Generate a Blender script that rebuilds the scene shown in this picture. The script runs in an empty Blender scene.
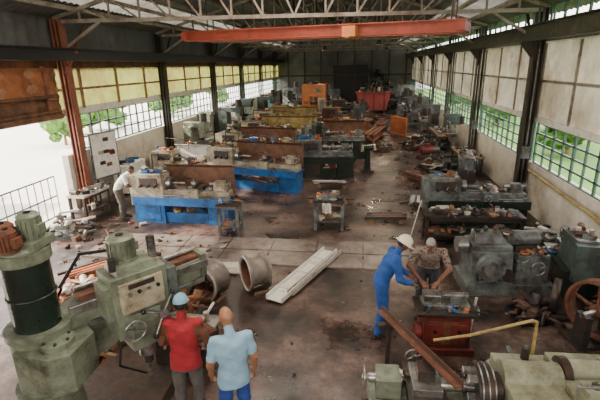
import bpy, math, random
from mathutils import Vector, Matrix
V=Vector
SC=bpy.context.scene
def link(o): SC.collection.objects.link(o); return o
# ---------------------------------------------------------------- materials
MATS={}
def mat(name,col,rough=0.6,metal=0.0,var=0.35,scale=6.0,bump=0.15,dirt=None,dirt_amt=0.45,transl=0.0):
    if name in MATS: return MATS[name]
    m=bpy.data.materials.new(name); m.use_nodes=True; nt=m.node_tree; N=nt.nodes; L=nt.links
    b=N['Principled BSDF']; out=N['Material Output']
    tc=N.new('ShaderNodeTexCoord')
    n1=N.new('ShaderNodeTexNoise'); n1.inputs['Scale'].default_value=scale; n1.inputs['Detail'].default_value=6; n1.inputs['Roughness'].default_value=0.65
    L.new(tc.outputs['Object'],n1.inputs['Vector'])
    r=N.new('ShaderNodeValToRGB'); r.color_ramp.elements[0].position=0.3; r.color_ramp.elements[1].position=0.7
    d=[c*(1-var) for c in col]; br=[min(1,c*(1+var*0.6)) for c in col]
    r.color_ramp.elements[0].color=(*d,1); r.color_ramp.elements[1].color=(*br,1)
    L.new(n1.outputs['Fac'],r.inputs['Fac']); last=r.outputs['Color']
    if dirt:
        n2=N.new('ShaderNodeTexNoise'); n2.inputs['Scale'].default_value=scale*0.45; n2.inputs['Detail'].default_value=8; n2.inputs['Roughness'].default_value=0.75
        L.new(tc.outputs['Object'],n2.inputs['Vector'])
        r2=N.new('ShaderNodeValToRGB'); r2.color_ramp.elements[0].position=0.62-dirt_amt*0.35; r2.color_ramp.elements[1].position=0.82-dirt_amt*0.3
        r2.color_ramp.elements[0].color=(0,0,0,1); r2.color_ramp.elements[1].color=(1,1,1,1)
        L.new(n2.outputs['Fac'],r2.inputs['Fac'])
        mx=N.new('ShaderNodeMixRGB'); L.new(r2.outputs['Color'],mx.inputs['Fac']); L.new(last,mx.inputs['Color1']); mx.inputs['Color2'].default_value=(*dirt,1); last=mx.outputs['Color']
    L.new(last,b.inputs['Base Color']); b.inputs['Roughness'].default_value=rough; b.inputs['Metallic'].default_value=metal
    if bump:
        bp=N.new('ShaderNodeBump'); bp.inputs['Strength'].default_value=bump; bp.inputs['Distance'].default_value=0.02
        n3=N.new('ShaderNodeTexNoise'); n3.inputs['Scale'].default_value=scale*5; n3.inputs['Detail'].default_value=3
        L.new(tc.outputs['Object'],n3.inputs['Vector']); L.new(n3.outputs['Fac'],bp.inputs['Height']); L.new(bp.outputs['Normal'],b.inputs['Normal'])
    if transl:
        t=N.new('ShaderNodeBsdfTranslucent'); L.new(last,t.inputs['Color']); ms=N.new('ShaderNodeMixShader'); ms.inputs[0].default_value=transl
        L.new(b.outputs[0],ms.inputs[1]); L.new(t.outputs[0],ms.inputs[2]); L.new(ms.outputs[0],out.inputs['Surface'])
    MATS[name]=m; return m
RUST=(0.09,0.038,0.018); GR=(0.02,0.018,0.016)
steel=mat('steel',(0.42,0.41,0.39),0.3,0.85,0.3,9,dirt=GR)
dsteel=mat('dark_steel',(0.05,0.046,0.043),0.45,0.5,0.4,9,dirt=RUST)
black=mat('black_iron',(0.012,0.012,0.013),0.45,0.2)
rust=mat('rust',(0.17,0.06,0.03),0.75,0.1,0.5,8,dirt=(0.04,0.02,0.013))
brightrust=mat('orange_rust',(0.46,0.14,0.05),0.7,0.1,0.5,6,dirt=(0.10,0.04,0.02))
ggreen=mat('machine_grey_green',(0.20,0.23,0.165),0.38,0.05,0.25,5,dirt=(0.04,0.033,0.02),dirt_amt=0.5)
dgreen=mat('machine_dark_green',(0.014,0.028,0.02),0.25,0.15,0.3,5,dirt=GR)
bgrey=mat('machine_blue_grey',(0.185,0.21,0.205),0.38,0.1,0.3,6,dirt=(0.03,0.022,0.015),dirt_amt=0.65)
cream=mat('machine_cream',(0.46,0.41,0.29),0.42,0,0.2,5,dirt=(0.10,0.055,0.03),dirt_amt=0.55)
white=mat('white_paint',(0.72,0.70,0.64),0.5,0,0.15,5,dirt=(0.3,0.23,0.15),dirt_amt=0.3)
blue=mat('machine_blue',(0.015,0.12,0.36),0.33,0,0.25,5,dirt=(0.015,0.022,0.035),dirt_amt=0.45)
teal=mat('machine_teal',(0.07,0.105,0.09),0.42,0,0.3,6,dirt=GR,dirt_amt=0.6)
red=mat('machine_red',(0.22,0.025,0.02),0.5,0,0.35,6,dirt=(0.04,0.014,0.01),dirt_amt=0.65)
orange=mat('orange_paint',(0.70,0.24,0.07),0.5,0,0.2,3,dirt=(0.35,0.12,0.04),dirt_amt=0.3)
wood=mat('wood',(0.30,0.18,0.09),0.8,0,0.4,7,dirt=(0.1,0.055,0.035))
yellow=mat('yellow_paint',(0.42,0.32,0.10),0.5,0,0.3,6,dirt=(0.13,0.07,0.03),dirt_amt=.55)
cyan=mat('cyan_paint',(0.15,0.45,0.42),0.5,0,0.2,5,dirt=GR,dirt_amt=0.2)
brownsheet=mat('brown_sheet',(0.18,0.08,0.04),0.7,0,0.35,4,dirt=GR)
plate=mat('steel_plate',(0.25,0.21,0.185),0.42,0.2,0.3,3,dirt=(0.08,0.052,0.04),dirt_amt=0.55)
grime=mat('grimy_parts',(0.07,0.055,0.045),0.55,0.3,0.5,12,dirt=RUST,dirt_amt=0.5)
pale=mat('pale_metal',(0.60,0.57,0.51),0.4,0.3,0.2,6,dirt=(0.28,0.20,0.14))
drust=mat('dark_rust',(.10,.045,.028),.7,.1,.4,8,dirt=GR)
CL=[steel,dsteel,rust,grime,grime,bgrey,brightrust,pale,wood,red,blue,cream,black,yellow]
DK=[dsteel,grime,grime,black,bgrey,steel,rust,pale]
# ---------------------------------------------------------------- builder
def frame(d):
    d=V(d).normalized(); a=V((0,0,1)) if abs(d.z)<0.95 else V((1,0,0))
    u=d.cross(a).normalized(); w=u.cross(d).normalized(); return d,u,w
class B:
    def __init__(s,name): s.n=name; s.v=[]; s.f=[]; s.mi=[]; s.sm=[]; s.mats=[]; s.T=Matrix()
    def mid(s,m):
        if m not in s.mats: s.mats.append(m)
        return s.mats.index(m)
    def add(s,vs,fs,m,smooth=False):
        o=len(s.v); s.v+=[tuple(s.T@V(v)) for v in vs]; k=s.mid(m)
        for f in fs: s.f.append(tuple(o+i for i in f)); s.mi.append(k); s.sm.append(smooth)
    def box(s,c,d,m,rz=0,rx=0,ry=0,tx=1,ty=1):
        R=Matrix.Rotation(rz,3,'Z')@Matrix.Rotation(ry,3,'Y')@Matrix.Rotation(rx,3,'X'); c=V(c); vs=[]
        for z in (-1,1):
            kx,ky=(tx,ty) if z>0 else (1,1)
            for x,y in ((-1,-1),(1,-1),(1,1),(-1,1)): vs.append(c+R@V((x*d[0]/2*kx,y*d[1]/2*ky,z*d[2]/2)))
        s.add(vs,[(3,2,1,0),(4,5,6,7),(0,1,5,4),(1,2,6,5),(2,3,7,6),(3,0,4,7)],m); return s
    def cyl(s,a,b,r,m,r2=None,n=18):
        a=V(a);b=V(b); r2=r if r2 is None else r2; d,u,w=frame(b-a); vs=[]
        for p,q in ((a,r),(b,r2)):
            for i in range(n):
                t=2*math.pi*i/n; vs.append(p+(u*math.cos(t)+w*math.sin(t))*q)
        s.add(vs,[(i,(i+1)%n,n+(i+1)%n,n+i) for i in range(n)],m,True)
        s.add(vs,[tuple(range(n-1,-1,-1)),tuple(range(n,2*n))],m); return s
    def tube(s,pts,r,m,n=10):
        for a,b in zip(pts[:-1],pts[1:]): s.cyl(a,b,r,m,n=n)
        for p in pts[1:-1]: s.ball(p,(r,r,r),m,8,6)
        return s
    def rod(s,a,b,w,h,m):
        a=V(a);b=V(b);d,u,k=frame(b-a); vs=[]
        for p in (a,b):
            for x,y in ((-1,-1),(1,-1),(1,1),(-1,1)): vs.append(p+u*x*w/2+k*y*h/2)
        s.add(vs,[(3,2,1,0),(4,5,6,7),(0,1,5,4),(1,2,6,5),(2,3,7,6),(3,0,4,7)],m); return s
    def ibeam(s,a,b,w,h,m,t=0.03):
        a=V(a);b=V(b); z=V((0,0,h/2))
        s.rod(a,b,t,h,m); s.rod(a+z,b+z,w,t,m); s.rod(a-z,b-z,w,t,m); return s
    def rev(s,prof,o,d,m,n=28,cap=False):
        o=V(o); d,u,w=frame(d); vs=[]
        for r,z in prof:
            for i in range(n):
                t=2*math.pi*i/n; vs.append(o+d*z+(u*math.cos(t)+w*math.sin(t))*r)
        fs=[(k*n+i,k*n+(i+1)%n,(k+1)*n+(i+1)%n,(k+1)*n+i) for k in range(len(prof)-1) for i in range(n)]
        s.add(vs,fs,m,True); return s
    def ball(s,c,r,m,n=14,k=9,R=None):
        c=V(c); vs=[]; R=R or Matrix.Identity(3)
        for j in range(k+1):
            p=math.pi*j/k
            for i in range(n):
                t=2*math.pi*i/n; vs.append(c+R@V((r[0]*math.sin(p)*math.cos(t),r[1]*math.sin(p)*math.sin(t),r[2]*math.cos(p))))
        s.add(vs,[(j*n+i,(j+1)*n+i,(j+1)*n+(i+1)%n,j*n+(i+1)%n) for j in range(k) for i in range(n)],m,True); return s
    def ring(s,c,d,R,r,m,n=24,k=8):
        c=V(c); d,u,w=frame(d); vs=[]
        for i in range(n):
            t=2*math.pi*i/n; e=u*math.cos(t)+w*math.sin(t)
            for j in range(k):
                p=2*math.pi*j/k; vs.append(c+e*(R+r*math.cos(p))+d*r*math.sin(p))
        s.add(vs,[(i*k+j,((i+1)%n)*k+j,((i+1)%n)*k+(j+1)%k,i*k+(j+1)%k) for i in range(n) for j in range(k)],m,True); return s
    def wheel(s,c,d,R,m,sp=4,r=None,hub=None):
        r=r or R*0.1; c=V(c); dd,u,w=frame(d); s.ring(c,d,R,r,m)
        for i in range(sp):
            t=2*math.pi*i/sp+0.4; s.cyl(c,c+(u*math.cos(t)+w*math.sin(t))*R,r*0.8,m,n=8)
        s.cyl(c-dd*r*2,c+dd*r*2,(hub or R*0.25),m); return s
    def star(s,c,d,R,m,sp=3):
        c=V(c); dd,u,w=frame(d); s.cyl(c-dd*.02,c+dd*.04,R*.2,m)
        for i in range(sp):
            t=2*math.pi*i/sp+0.5; e=c+dd*.04+(u*math.cos(t)+w*math.sin(t))*R; s.cyl(c+dd*.02,e,R*.05,m,n=8); s.ball(e,(R*.12,)*3,black,8,6)
        return s
    def prism(s,poly,lo,hi,m,axis='y'):
        n=len(poly); vs=[]
        for t in (lo,hi):
            for a,b in poly: vs.append((a,t,b) if axis=='y' else ((t,a,b) if axis=='x' else (a,b,t)))
        s.add(vs,[(i,(i+1)%n,n+(i+1)%n,n+i) for i in range(n)]+[tuple(range(n-1,-1,-1)),tuple(range(n,2*n))],m); return s
    def corr(s,o,u,v,n,depth,m):
        o=V(o);u=V(u);v=V(v); nn=u.cross(v).normalized(); vs=[]
        for i in range(n*4+1):
            p=o+u*(i/(n*4))+nn*depth*math.sin(i*math.pi/2); vs+= [p,p+v]
        s.add(vs,[(2*i,2*i+2,2*i+3,2*i+1) for i in range(n*4)],m,True); return s
    def obj(s,loc=(0,0,0),rz=0,bevel=0,parent=None):
        me=bpy.data.meshes.new(s.n); me.from_pydata(s.v,[],s.f); 
        for m in s.mats: me.materials.append(m)
        me.polygons.foreach_set('material_index',s.mi); me.polygons.foreach_set('use_smooth',s.sm); me.update()
        o=link(bpy.data.objects.new(s.n,me)); o.location=loc; o.rotation_euler=(0,0,rz)
        if bevel:
            b=o.modifiers.new('bevel','BEVEL'); b.width=bevel; b.segments=2; b.limit_method='ANGLE'; b.angle_limit=math.radians(50)
        if parent: o.parent=parent
        return o
def clutter(b,x0,x1,y0,y1,z,n,seed,big=1.0,mats=None):
    R=random.Random(seed); M=mats or CL
    for i in range(n):
        x=R.uniform(x0,x1); y=R.uniform(y0,y1); m=R.choice(M); k=R.random(); a=R.uniform(0,3.14); q=big*R.uniform(.6,1.3)
        if k<.3:
            d=(.16*q,.10*q,.08*q*R.uniform(.5,1.6)); b.box((x,y,z+d[2]/2),d,m,rz=a)
        elif k<.5:
            h=.12*q; b.cyl((x,y,z),(x,y,z+h),.045*q,m,n=12)
        elif k<.65:
            r=.06*q; l=.12*q; b.cyl((x-l*math.cos(a),y-l*math.sin(a),z+r),(x+l*math.cos(a),y+l*math.sin(a),z+r),r,m,n=12)
        elif k<.8:
            l=.3*q; b.cyl((x-l*math.cos(a),y-l*math.sin(a),z+.02),(x+l*math.cos(a),y+l*math.sin(a),z+.03+.05*R.random()),.018*q,m,n=8)
        elif k<.9: b.ring((x,y,z+.03),(0,0,1),.08*q,.025*q,m,14,6)
        else:
            b.box((x,y,z+.03),(.25*q,.2*q,.05),m,rz=a); b.cyl((x,y,z+.05),(x,y,z+.14*q),.03*q,m,n=10)
# ---------------------------------------------------------------- room
XL,XR,Y0,Y1=-8.8,5.0,-4.0,47.0
def floor_mat():
    m=bpy.data.materials.new('workshop_floor'); m.use_nodes=True; nt=m.node_tree;N=nt.nodes;L=nt.links;b=N['Principled BSDF']
    tc=N.new('ShaderNodeTexCoord')
    def noise(sc,det=8,ro=.6):
        n=N.new('ShaderNodeTexNoise'); n.inputs['Scale'].default_value=sc;n.inputs['Detail'].default_value=det;n.inputs['Roughness'].default_value=ro; L.new(tc.outputs['Object'],n.inputs['Vector']); return n
    a=noise(.7,9,.7); r=N.new('ShaderNodeValToRGB'); L.new(a.outputs['Fac'],r.inputs['Fac'])
    e=r.color_ramp.elements; e[0].position=.40;e[0].color=(.014,.010,.008,1); e[1].position=.63;e[1].color=(.21,.145,.12,1); k=e.new(.5);k.color=(.070,.044,.036,1)
    c=noise(9,8,.75); r2=N.new('ShaderNodeValToRGB'); L.new(c.outputs['Fac'],r2.inputs['Fac']); r2.color_ramp.elements[0].position=.35; r2.color_ramp.elements[1].position=.7
    r2.color_ramp.elements[0].color=(.45,.43,.42,1); r2.color_ramp.elements[1].color=(1.25,1.18,1.14,1)
    mx=N.new('ShaderNodeMixRGB'); mx.blend_type='MULTIPLY'; mx.inputs['Fac'].default_value=1; L.new(r.outputs[0],mx.inputs[1]); L.new(r2.outputs[0],mx.inputs[2])
    L.new(mx.outputs[0],b.inputs['Base Color'])
    d=noise(.9,5); rr=N.new('ShaderNodeMapRange'); L.new(d.outputs['Fac'],rr.inputs[0]); rr.inputs[1].default_value=.35;rr.inputs[2].default_value=.65;rr.inputs[3].default_value=.18;rr.inputs[4].default_value=.55; L.new(rr.outputs[0],b.inputs['Roughness'])
    bp=N.new('ShaderNodeBump'); bp.inputs['Strength'].default_value=.25;bp.inputs['Distance'].default_value=.01; L.new(c.outputs['Fac'],bp.inputs['Height']); L.new(bp.outputs[0],b.inputs['Normal'])
    return m
b=B('floor'); b.box(((XL+XR)/2,(Y0+Y1)/2,-.1),(XR-XL,Y1-Y0,.2),floor_mat()); b.obj()
wallw=mat('whitewashed_wall',(0.62,0.59,0.50),0.8,0,.15,1.2,dirt=(0.28,0.21,0.14),dirt_amt=.45)
wallg=mat('back_wall',(0.16,0.165,0.15),0.85,0,.3,.5,dirt=(0.06,.055,.05),dirt_amt=.55)
ygp=mat('yellow_green_sheet',(0.30,0.33,0.10),0.6,0,.3,1.2,transl=.3,dirt=(.20,.15,.06),dirt_amt=.5)
wtp=mat('white_sheet',(0.48,0.44,0.35),0.6,0,.25,1.0,transl=.27,dirt=(.22,.16,.10),dirt_amt=.55)
roofm=mat('roof_sheet',(0.14,0.15,0.14),0.7,.1,.35,.7,dirt=(.055,.05,.045))
rooft=mat('roof_translucent_sheet',(0.30,0.30,0.27),0.6,0,.4,.8,transl=.22,dirt=(.1,.09,.07),dirt_amt=.6)
colm=mat('column_dark',(0.028,0.025,0.016),0.5,.1,.3,4,dirt=RUST,dirt_amt=.3)
colr=mat('column_red',(0.26,0.085,0.05),0.6,.1,.3,4,dirt=(.08,.05,.04),dirt_amt=.4)
railm=mat('rail_green',(0.035,0.042,0.022),0.55,.1,.3,3,dirt=(.12,.09,.05),dirt_amt=.35)
trm=mat('truss_steel',(0.28,0.25,0.20),0.6,.1,.3,4,dirt=RUST)
frm=mat('window_frame',(0.06,0.12,0.09),0.5)
canvo=mat('canvas_orange',(.36,.14,.06),.8,0,.3,2,transl=.15,dirt=(.1,.05,.03)); canvt=mat('canvas_tan',(.42,.24,.14),.8,0,.3,2,transl=.15,dirt=(.2,.1,.06))
WS=1.8; EZ=5.75; RZ=7.9; XM=(XL+XR)/2
b=B('wall_left')
b.box((XL-.1,(11.7+Y1)/2,WS/2),(.2,Y1-11.7,WS),wallw); b.box((XL-.1,(Y0+3)/2,2.9),(.2,3-Y0,5.8),wallw)
b.box((XL-.1,(11.7+Y1)/2,3.06),(.16,Y1-11.7,.22),white)
b.corr((XL-.05,11.7,3.16),(0,Y1-11.7,0),(0,0,1.2),120,.02,ygp)
for i in range(17): b.box((XL+.0,12.9+i*2.1,3.75),(.06,.09,1.25),wood)
b.box((XL,(11.7+Y1)/2,3.72),(.05,Y1-11.7,.07),wood)
b.box((XL-.1,(Y0+Y1)/2,4.55),(.12,Y1-Y0,.45),brownsheet)
b.corr((XL-.05,Y0,4.75),(0,Y1-Y0,0),(0,0,1.1),120,.02,roofm); b.obj()
b=B('wall_right')
b.box((XR+.1,(Y0+Y1)/2,.72),(.2,Y1-Y0,1.44),wallw); b.box((XR+.08,(Y0+Y1)/2,2.68),(.16,Y1-Y0,.16),white)
b.corr((XR+.04,Y0,2.74),(0,Y1-Y0,0),(0,0,2.1),170,.022,wtp)
b.box((XR+.0,(Y0+Y1)/2,3.75),(.05,Y1-Y0,.07),trm)
for i in range(24): b.box((XR+.0,Y0+1.3+i*2.0,3.75),(.05,.06,2.0),trm)
b.box((XR+.08,(Y0+Y1)/2,4.95),(.12,Y1-Y0,.3),roofm); b.obj()
b=B('wall_back'); b.box((XM,Y1+.1,2.85),(XR-XL+.6,.2,5.7),wallg); b.prism([(XL-.3,5.7),(XR+.3,5.7),(XM,RZ)],Y1,Y1+.2,wallg)
for i in range(8): b.box((XL+1+i*1.75,Y1-.05,2.85),(.12,.1,5.7),colm)
b.box((XM,Y1-.05,3.2),(XR-XL,.1,.15),colm); b.box((-1.2,Y1-.04,2.1),(3.6,.06,4.2),black); b.obj()
b=B('wall_front'); b.box((XM,Y0-.1,3),(XR-XL+.6,.2,6),wallw); b.obj()
def window(name,x,ya,yb,za,zb,ny,nz,fm):
    b=B(name)
    for i in range(ny+1):
        y=ya+(yb-ya)*i/ny; b.box((x,y,(za+zb)/2),(.05,.04 if i%2 else .07,zb-za),fm)
    for j in range(nz+1):
        z=za+(zb-za)*j/nz; b.box((x,(ya+yb)/2,z),(.05,yb-ya,.045),fm)
    b.obj()
LC=[12.0,18.4,25.0,31.2,37.4,43.5]; RC=[1.3,7.3,13.3,19.3,25.3,31.3,37.3,43.3]; k=1
for a,c in zip([12.0]+LC[1:],LC[1:]+[Y1]): window('window_%d'%k,XL-.05,a+.15,c-.15,1.85,2.95,12,3,frm); k+=1
for a,c in zip([Y0]+RC,RC+[Y1]): window('window_%d'%k,XR+.05,a+.12,c-.12,1.45,2.6,10,4,frm); k+=1
for a,c in zip([Y0]+RC,RC+[Y1]): window('window_%d'%k,XR+.05,a+.1,c-.1,5.12,5.72,9,1,frm); k+=1
def column(x,y,m,h,side):
    b=B('steel_column'); b.box((0,0,h/2),(.05,.24,h),m); b.box((.12,0,h/2),(.035,.26,h),m); b.box((-.12,0,h/2),(.035,.26,h),m)
    b.box((0,0,.02),(.42,.42,.04),m); b.prism([(0,4.2),(-side*.45,4.75),(-side*.45,4.8),(0,4.8)],-.08,.08,m)
    b.rod((-side*.1,-.13,4.2),(side*.05,1.3,5.6),.07,.07,m); b.rod((-side*.1,.1,4.9),(-side*1.3,.1,5.6),.07,.07,trm)
    if side>0: b.box((-.02,-.2,1.75),(.22,.12,.34),bgrey); b.cyl((-.02,-.2,1.92),(-.02,-.2,4.6),.018,bgrey,n=8)
    b.obj((x,y,0))
for y in LC: column(XL+.2,y,colr if y<13 else colm,5.65,-1)
for y in RC: column(XR-.22,y,colm,5.65,1)
b=B('crane_rail_left'); b.ibeam((XL+.62,Y0,4.7),(XL+.62,Y1,4.7),.22,.3,black); b.obj()
b=B('crane_rail_right'); b.ibeam((XR-.55,Y0,5.0),(XR-.55,Y1,5.0),.24,.38,railm); b.obj()
b=B('ceiling')
SL=(RZ-EZ)/(XM-XL)
def slope(xe,sg,d0,d1,m):
    o=V((xe+sg*d0,Y1 if sg>0 else Y0,EZ+SL*d0)); u=V((0,(Y0-Y1) if sg>0 else (Y1-Y0),0)); v=V((sg*(d1-d0),0,SL*(d1-d0))); b.corr(o,u,v,200,.03,m)
slope(XL,1,-.5,.9,roofm); slope(XL,1,.9,1.9,rooft); slope(XL,1,1.9,6.9,roofm)
slope(XR,-1,-.5,.6,roofm); slope(XR,-1,.6,1.8,rooft); slope(XR,-1,1.8,6.9,roofm)
for i in range(1,9):
    for xe in (XL,XR):
        x=xe+(XM-xe)*i/9; z=EZ+(RZ-EZ)*i/9-.08; b.rod((x,Y0,z),(x,Y1,z),.06,.12,trm)
b.obj()
def truss(ya,yb):
    b=B('roof_truss'); P=lambda x,z:(x,ya+(yb-ya)*(x-XL)/(XR-XL),z); lo=5.6
    b.rod(P(XL+.2,lo),P(XR-.2,lo),.09,.1,trm)
    b.rod(P(XL+.1,lo+.08),P(XM,RZ-.18),.09,.1,trm); b.rod(P(XM,RZ-.18),P(XR-.1,lo+.08),.09,.1,trm)
    n=8
    for i in range(n):
        for xe in (XL,XR):
            xa=xe+(XM-xe)*i/n; xb=xe+(XM-xe)*(i+1)/n; za=lo+.1+(RZ-.3-lo)*i/n; zb=lo+.1+(RZ-.3-lo)*(i+1)/n
            b.rod(P(xb,lo),P(xb,zb),.05,.05,trm); b.rod(P(xa,za),P(xb,lo),.05,.05,trm) if i else None
    b.obj()
for a,c in zip([0.5,6.4]+LC,[1.3]+RC[1:]): truss(a,c)
# overhead crane (slewed bridge) with hoist
b=B('overhead_crane'); cr=mat('crane_red',(0.38,0.075,0.04),.55,0,.25,3,dirt=(.15,.05,.035),dirt_amt=.4)
A=V((-5.72,14.2,5.25)); C=V((2.42,11.4,5.13)); D=(C-A).normalized(); Nn=V((-D.y,D.x,0))
for k in (0,.75): b.ibeam(A+Nn*k,C+Nn*k,.24,.27,cr)
b.rod(A-Nn*.2+D*.1,A+Nn*1.0+D*.1,.2,.22,cr); b.rod(C-Nn*.2-D*.1,C+Nn*1.0-D*.1,.2,.22,cr)
M=A+(C-A)*.66
b.box(M+V((0,-.2,-.05)),(.36,.25,.26),orange,rz=-.32); b.cyl(M-Nn*.25+V((0,0,-.1)),M+Nn*.6+V((0,0,-.1)),.12,orange); b.cyl(M+Nn*.35,M+Nn*.35+V((0,0,-.5)),.012,dsteel,n=6); b.ring(M+Nn*.35+V((0,0,-.56)),(1,0,0),.06,.018,dsteel,16,6)
for t in (.04,.5,.96):
    for q in (0,.75):
        p=A+(C-A)*t+Nn*q; b.cyl(p+V((0,0,.1)),p+V((0,0,1.2)),.02,dsteel,n=8)
b.obj()
b=B('canvas_curtain')
for j,(za,hh,mm) in enumerate(((4.3,.75,canvt),(3.6,.55,brownsheet),(4.35,.8,canvo))):
    o=V((XL+.02+.03*j,3.0,za)); nyl=8.7; vs=[]; nx,nz=40,6
    for i in range(nx+1):
        for q in range(nz+1): vs.append(o+V((.05*math.sin(i*1.3+j)+.03*math.sin(q*2+j),i*nyl/nx,-q*(hh+.08*math.sin(i*.8+j))/nz)))
    b.add(vs,[(i*(nz+1)+q,(i+1)*(nz+1)+q,(i+1)*(nz+1)+q+1,i*(nz+1)+q+1) for i in range(nx) for q in range(nz)],mm,True)
for z,r in ((3.02,.09),(3.58,.05),(3.15,.05)): b.cyl((XL+.12,3.0,z),(XL+.12,11.6,z),r,brownsheet)
for i in range(5): b.box((XL+.1,3.6+i*1.9,3.7),(.06,.1,1.4),colr)
b.obj()
b=B('steel_gate')
for i in range(30): b.cyl((0,i*.28,0.05),(0,i*.28,1.25),.015,bgrey,n=6)
for z in (.05,.65,1.25): b.cyl((0,0,z),(0,8.12,z),.025,bgrey,n=8)
b.obj((XL-.3,3.2,0))
gm=mat('grass',(0.16,0.30,0.06),.9,0,.4,.6); lf=mat('foliage',(0.13,0.27,0.05),.8,0,.6,2.5,transl=.3)
b=B('ground_outside'); b.box((-40,20,-.25),(62,120,.2),mat('pale_yard',(.7,.66,.6),.9,0,.1,.4)); b.box((36,20,-.25),(62,120,.2),gm); b.obj()
def bush(x,y,s,seed):
    b=B('tree'); R=random.Random(seed); b.cyl((0,0,-.0),(0,0,s*.9),.12*s/2,wood,r2=.06*s/2,n=8)
    for i in range(18):
        c=V((R.uniform(-.6,.6)*s,R.uniform(-.9,.9)*s,s*R.uniform(.35,1.1))); r=s*R.uniform(.2,.36); vs=[];n=12;kk=8
        for j in range(kk+1):
            for t in range(n):
                p=math.pi*j/kk;a=2*math.pi*t/n;q=r*R.uniform(.7,1.25); vs.append(c+V((q*math.sin(p)*math.cos(a),q*math.sin(p)*math.sin(a),q*math.cos(p)*.8)))
        b.add(vs,[(j*n+t,(j+1)*n+t,(j+1)*n+(t+1)%n,j*n+(t+1)%n) for j in range(kk) for t in range(n)],lf)
    b.obj((x,y,-.15))
for i in range(14): bush(9.8+(i%3)*1.5,-1+i*3.8,1.7+(i%2)*.4,i)
for i in range(7): bush(-18-(i%3)*1.6,24+i*5,1.6+(i%2)*.6,40+i)
b=B('parked_trailer'); b.box((0,0,.9),(1.8,4,.9),bgrey); b.box((0,0,1.38),(1.9,4.1,.08),pale)
for x in (-.8,.8):
    for y in (-1.1,1.1): b.cyl((x-.1,y,.35),(x+.1,y,.35),.35,black,n=20)
b.cyl((0,2,.6),(0,3,.5),.05,dsteel); b.obj((-13.2,10.5,-.15),.2,.02)
# ---------------------------------------------------------------- machines
def lathe(loc,rz,L=2.6,base=blue,body=cream,guard=None,seed=0,name='lathe',s=1.0):
    b=B(name); b.T=Matrix.Scale(s,4); h=-L/2
    b.box((h+.42,0,.3),(.84,.62,.6),base); b.box((L/2-.3,0,.3),(.55,.58,.6),base); b.box((h+.42,-.315,.3),(.6,.02,.42),dsteel if base is not blue else blue)
    b.box((.05,0,.14),(L-1.3,.5,.28),base)
    b.box((0,0,.62),(L,.78,.05),base); b.box((0,-.39,.62),(L,.02,.22),base)
    b.box((.35,0,.75),(L-.75,.3,.2),body); 
    for y in (-.11,.11): b.box((.35,y,.865),(L-.8,.05,.03),steel)
    b.box((h+.42,0,.96),(.78,.52,.62),body,tx=.96,ty=.9); b.box((h+.42,0,1.285),(.7,.42,.04),steel)
    b.box((h-.04,0,.85),(.16,.5,.8),body); b.box((h+.42,-.255,1.08),(.5,.02,.22),dsteel)
    for i in range(3): b.cyl((h+.22+i*.2,-.25,.98),(h+.22+i*.2,-.33,.98),.035,black,n=10); b.cyl((h+.22+i*.2,-.32,.98),(h+.26+i*.2,-.36,1.09),.01,steel,n=6)
    b.cyl((h+.8,0,1.03),(h+.86,0,1.03),.09,steel); b.cyl((h+.86,0,1.03),(h+.97,0,1.03),.155,steel,n=24)
    for i in range(3):
        a=i*2.094; b.box((h+1.0,.08*math.cos(a),1.03+.08*math.sin(a)),(.07,.06,.06),dsteel,rx=a)
    b.cyl((h+.9,0,1.03),(h+1.35,0,1.03),.035,steel,n=12)
    cx=.12*L; b.box((cx,0,.91),(.38,.5,.07),steel); b.box((cx,-.29,.78),(.36,.12,.28),body); b.box((cx,-.02,.98),(.18,.42,.07),dsteel); b.box((cx,-.05,1.05),(.12,.12,.09),steel); b.cyl((cx,-.05,1.08),(cx,-.05,1.16),.02,steel,n=8)
    b.cyl((cx,-.05,1.14),(cx-.12,-.14,1.2),.012,black,n=6); b.wheel((cx-.1,-.39,.8),(0,1,0),.085,steel,3); b.wheel((cx,-.32,.98),(0,1,0),.05,steel,3)
    tx=L/2-.3; b.box((tx,0,.95),(.3,.26,.16),body); b.box((tx,0,1.06),(.26,.18,.1),body); b.cyl((tx-.28,0,1.03),(tx+.2,0,1.03),.05,steel,n=14); b.wheel((tx+.24,0,1.03),(1,0,0),.1,steel,3)
    for z,r in ((.74,.018),(.69,.013)): b.cyl((h+.75,-.24,z),(L/2-.1,-.24,z),r,steel,n=8)
    b.box((L/2-.1,-.24,.71),(.1,.08,.14),body)
    if guard:
        b.box((.3,.41,1.02),(L-.7,.02,.72),guard); b.box((.3,.33,1.42),(L-.7,.2,.02),guard,rx=-.5)
        for i in (-1,0,1): b.box((.3+i*(L-.8)/2,.43,1.02),(.04,.03,.72),dsteel)
        b.tube([(h+.3,.3,1.2),(h+.3,.3,1.7),(cx,.1,1.65),(cx,0,1.35)],.015,dsteel)
        clutter(b,-.2,L/2-.3,.28,.38,1.45,5,seed+7,.9)
    clutter(b,h+.15,h+.7,-.15,.15,1.3,8,seed,1.0); clutter(b,-.1,L/2-.5,-.36,-.2,.65,10,seed+1,.6); clutter(b,.2,L/2-.5,.18,.36,.65,12,seed+2,1.0); clutter(b,.3,L/2-.5,-.08,.08,.88,6,seed+3,.9); clutter(b,h+1,L/2-.6,-.2,.2,.29,8,seed+4,1)
    return b.obj(loc,rz,.012)
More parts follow.
